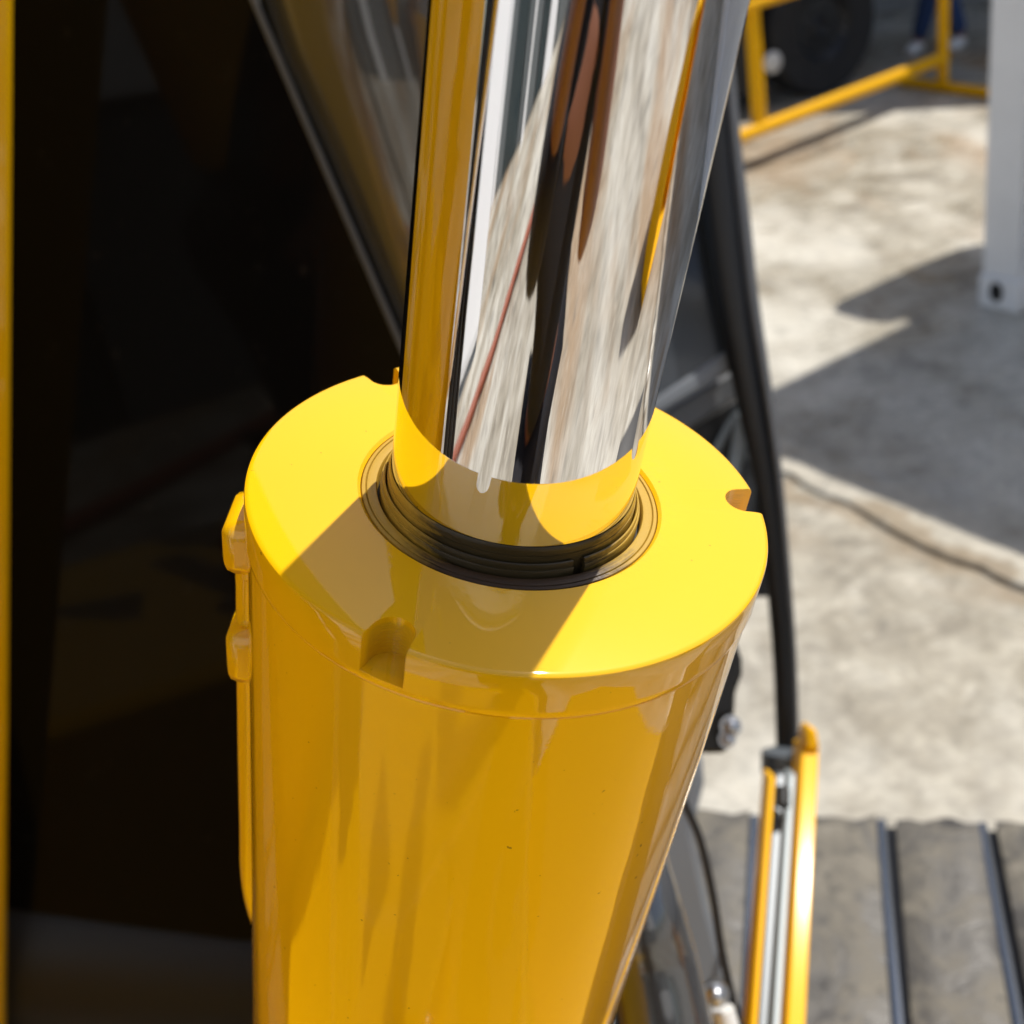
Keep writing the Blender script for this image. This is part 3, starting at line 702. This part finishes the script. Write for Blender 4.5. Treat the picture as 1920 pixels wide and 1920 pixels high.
def figure(name, label, feet, pelvis, chest, neck, head, hands, elbows, face, shirt, trousers, shoes, finger_dir, sleeves=(1.62, .70)):
    """one standing person: feet, hands, elbows are (left, right) points"""
    f_ = unit(face); rt = unit(np.cross(f_, UZ))
    base = (np.array(feet[0]) + np.array(feet[1])) / 2
    per = empty(name, (base[0], base[1], 0), None, label, 'person')
    pelvis, chest, neck, head = map(lambda p: np.array(p, float), (pelvis, chest, neck, head))
    hips = [pelvis + rt * s * .095 - UZ * .06 for s in (-1, 1)]
    ank = [np.array(q) + UZ * .09 for q in feet]
    knee = [(h + a) / 2 + f_ * .03 for h, a in zip(hips, ank)]
    sh = [neck + rt * s * .185 - UZ * .085 for s in (-1, 1)]
    nodes = [(pelvis, .10), ((pelvis + chest) / 2, .09), (chest, .11), (neck, .055), (head - UZ * .06 + f_ * .02, .075), (head + UZ * .03, .092), (head + UZ * .09 - f_ * .01, .06)]
    edges = [(0, 1), (1, 2), (2, 3), (3, 4), (4, 5), (5, 6)]
    for i in (0, 1):
        k = len(nodes); nodes += [(hips[i], .072), (knee[i], .052), (ank[i], .04), (ank[i] - UZ * .06 + f_ * .03, .036), (ank[i] - UZ * .065 + f_ * .15, .03)]
        edges += [(0, k), (k, k + 1), (k + 1, k + 2), (k + 2, k + 3), (k + 3, k + 4)]
        k = len(nodes); hd = np.array(hands[i], float); el = np.array(elbows[i], float); fdv = unit(finger_dir[i])
        wrist = hd - unit(hd - el) * .06
        nodes += [(sh[i], .062), (el, .050), (wrist, .033), (hd, .046)]
        edges += [(2, k), (k, k + 1), (k + 1, k + 2), (k + 2, k + 3)]
        pd = unit(hd - wrist)
        side = unit(np.cross(pd, fdv))
        for j in range(4):                 # four fingers of different lengths, bent at the knuckles
            off = side * (j - 1.5) * .019
            ln = (.072, .082, .077, .060)[j]
            q = len(nodes)
            nodes += [(hd + pd * .035 + off, .0095), (hd + pd * (.035 + ln * .5) + off + fdv * .012, .0088), (hd + pd * (.035 + ln * .75) + off + fdv * .034, .0078), (hd + pd * (.035 + ln * .78) + off + fdv * .052, .007)]
            edges += [(k + 3, q), (q, q + 1), (q + 1, q + 2), (q + 2, q + 3)]
        q = len(nodes); ts = side * (-1 if i else 1)
        nodes += [(hd + ts * .034 + fdv * .008, .011), (hd + ts * .05 + pd * .03 + fdv * .022, .0095), (hd + ts * .047 + pd * .055 + fdv * .038, .008)]
        edges += [(k + 3, q), (q, q + 1), (q + 1, q + 2)]
    body = skin('body', nodes, edges, M['skin'], per)
    # face: nose, ears, eyes, mouth
    hc = head + UZ * .0
    fm = MB()
    fm.lathe([(0, .02), (.010, .012), (.014, -.004), (.010, -.012)], 10, hc - UZ * .01 + f_ * .098, (rt, UZ, f_)).build('nose', M['skin'], per)
    for s in (-1, 1):
        MB().lathe([(0, .012), (.022, .008), (.03, 0), (.02, -.008)], 12, hc + rt * s * .088 - UZ * .0, (f_, UZ, rt * s)).build('ear', M['skin'], per)
        MB().lathe([(0, .008), (.009, .005), (.013, 0)], 10, hc + UZ * .025 + rt * s * .033 + f_ * .083, (rt, UZ, f_)).build('eye', M['shoe_white'], per)
    MB().box(hc - UZ * .055 + f_ * .088, (.022, .006, .004), (rt, f_, UZ)).build('mouth', M['red'], per, bevel=.003)
    MB().lathe([(0, .125), (.05, .115), (.085, .075), (.098, .02), (.096, -.03), (.08, -.06)], 24, hc + UZ * .012 - f_ * .014, (rt, f_, UZ)).build('hair', M['hair'], per)
    # clothing
    nd = [(pelvis + UZ * .0, .142), ((pelvis + chest) / 2, .136), (chest, (.23, .16)), (neck - UZ * .06, .085)]
    ee = [(0, 1), (1, 2), (2, 3)]
    for i in (0, 1):
        k = len(nd); el = np.array(elbows[i], float)
        nd += [(sh[i], .075), (sh[i] + (el - sh[i]) * min(sleeves[i], 1.0), .066)]; ee += [(2, k), (k, k + 1)]
        if sleeves[i] > 1: nd.append((el + (np.array(hands[i], float) - el) * (sleeves[i] - 1), .055)); ee.append((k + 1, k + 2))
    skin('shirt', nd, ee, shirt, per)
    nd = [(pelvis - UZ * .01, .137)]; ee = []
    for i in (0, 1):
        k = len(nd); nd += [(hips[i], .100), (knee[i], .075), (ank[i] + UZ * .0, .062)]; ee += [(0, k), (k, k + 1), (k + 1, k + 2)]
    skin('trousers', nd, ee, trousers, per)
    for i in (0, 1):
        a_ = ank[i]
        skin('shoe', [(a_ - UZ * .035 - f_ * .03, .046), (a_ - UZ * .045 + f_ * .06, .044), (a_ - UZ * .055 + f_ * .15, .036)], [(0, 1), (1, 2)], shoes, per)
    return per

PC = CAM - FWD * .016 - UP * .058 + RIGHT * .018       # centre of the phone, lens at its top corner
figure('person', 'photographer in black shirt and trousers holding a phone, mirrored in the chrome rod',
       [(-.25, -.62, 0), (-.05, -.62, 0)], (-.16, -.60, .98), (-.14, -.53, 1.33), (-.12, -.49, 1.56), (-.08, -.43, 1.72),
       [PC - RIGHT * .060 - UP * .055 - FWD * .022, PC + RIGHT * .060 - UP * .055 - FWD * .022], [(-.23, -.23, 1.41), (.09, -.21, 1.355)],
       (.3, 1, 0), M['black_cloth'], M['black_cloth'], M['shoe_black'], [RIGHT, -RIGHT])
ph = empty('phone', tuple(PC), [[RIGHT[i], UP[i], FWD[i]] for i in range(3)], 'dark phone held up by the photographer in front of the rod', 'phone')
MB().box((0, 0, 0), (.036, .074, .004)).build('phone_body', M['phone'], ph, world=False, bevel=.003)
MB().box((-.018, .055, .0052), (.015, .015, .0012)).build('camera_bump', M['phone'], ph, world=False, bevel=.001)
for q in ((-.024, .048), (-.012, .060)):
    MB().lathe([(0, .0074), (.0045, .0074), (.0052, .0064)], 16, (q[0], q[1], 0)).build('lens', M['lens'], ph, world=False)

pf1, pf2 = flat(1722, 100), flat(1800, 92)
pm = (pf1 + pf2) / 2
fc = unit((-.75, -.65, 0)); prt = unit(np.cross(fc, UZ))
figure('person', 'person in blue jeans and white shoes standing behind the far end of the barrier',
       [tuple(pf1), tuple(pf2)], pm + UZ * .95, pm + UZ * 1.3, pm + UZ * 1.5, pm + UZ * 1.63,
       [pm - prt * .3 + UZ * .85, pm + prt * .3 + UZ * .85], [pm - prt * .28 + UZ * 1.1, pm + prt * .28 + UZ * 1.1],
       fc, M['grey_cloth'], M['jeans'], M['shoe_white'], [prt, -prt])
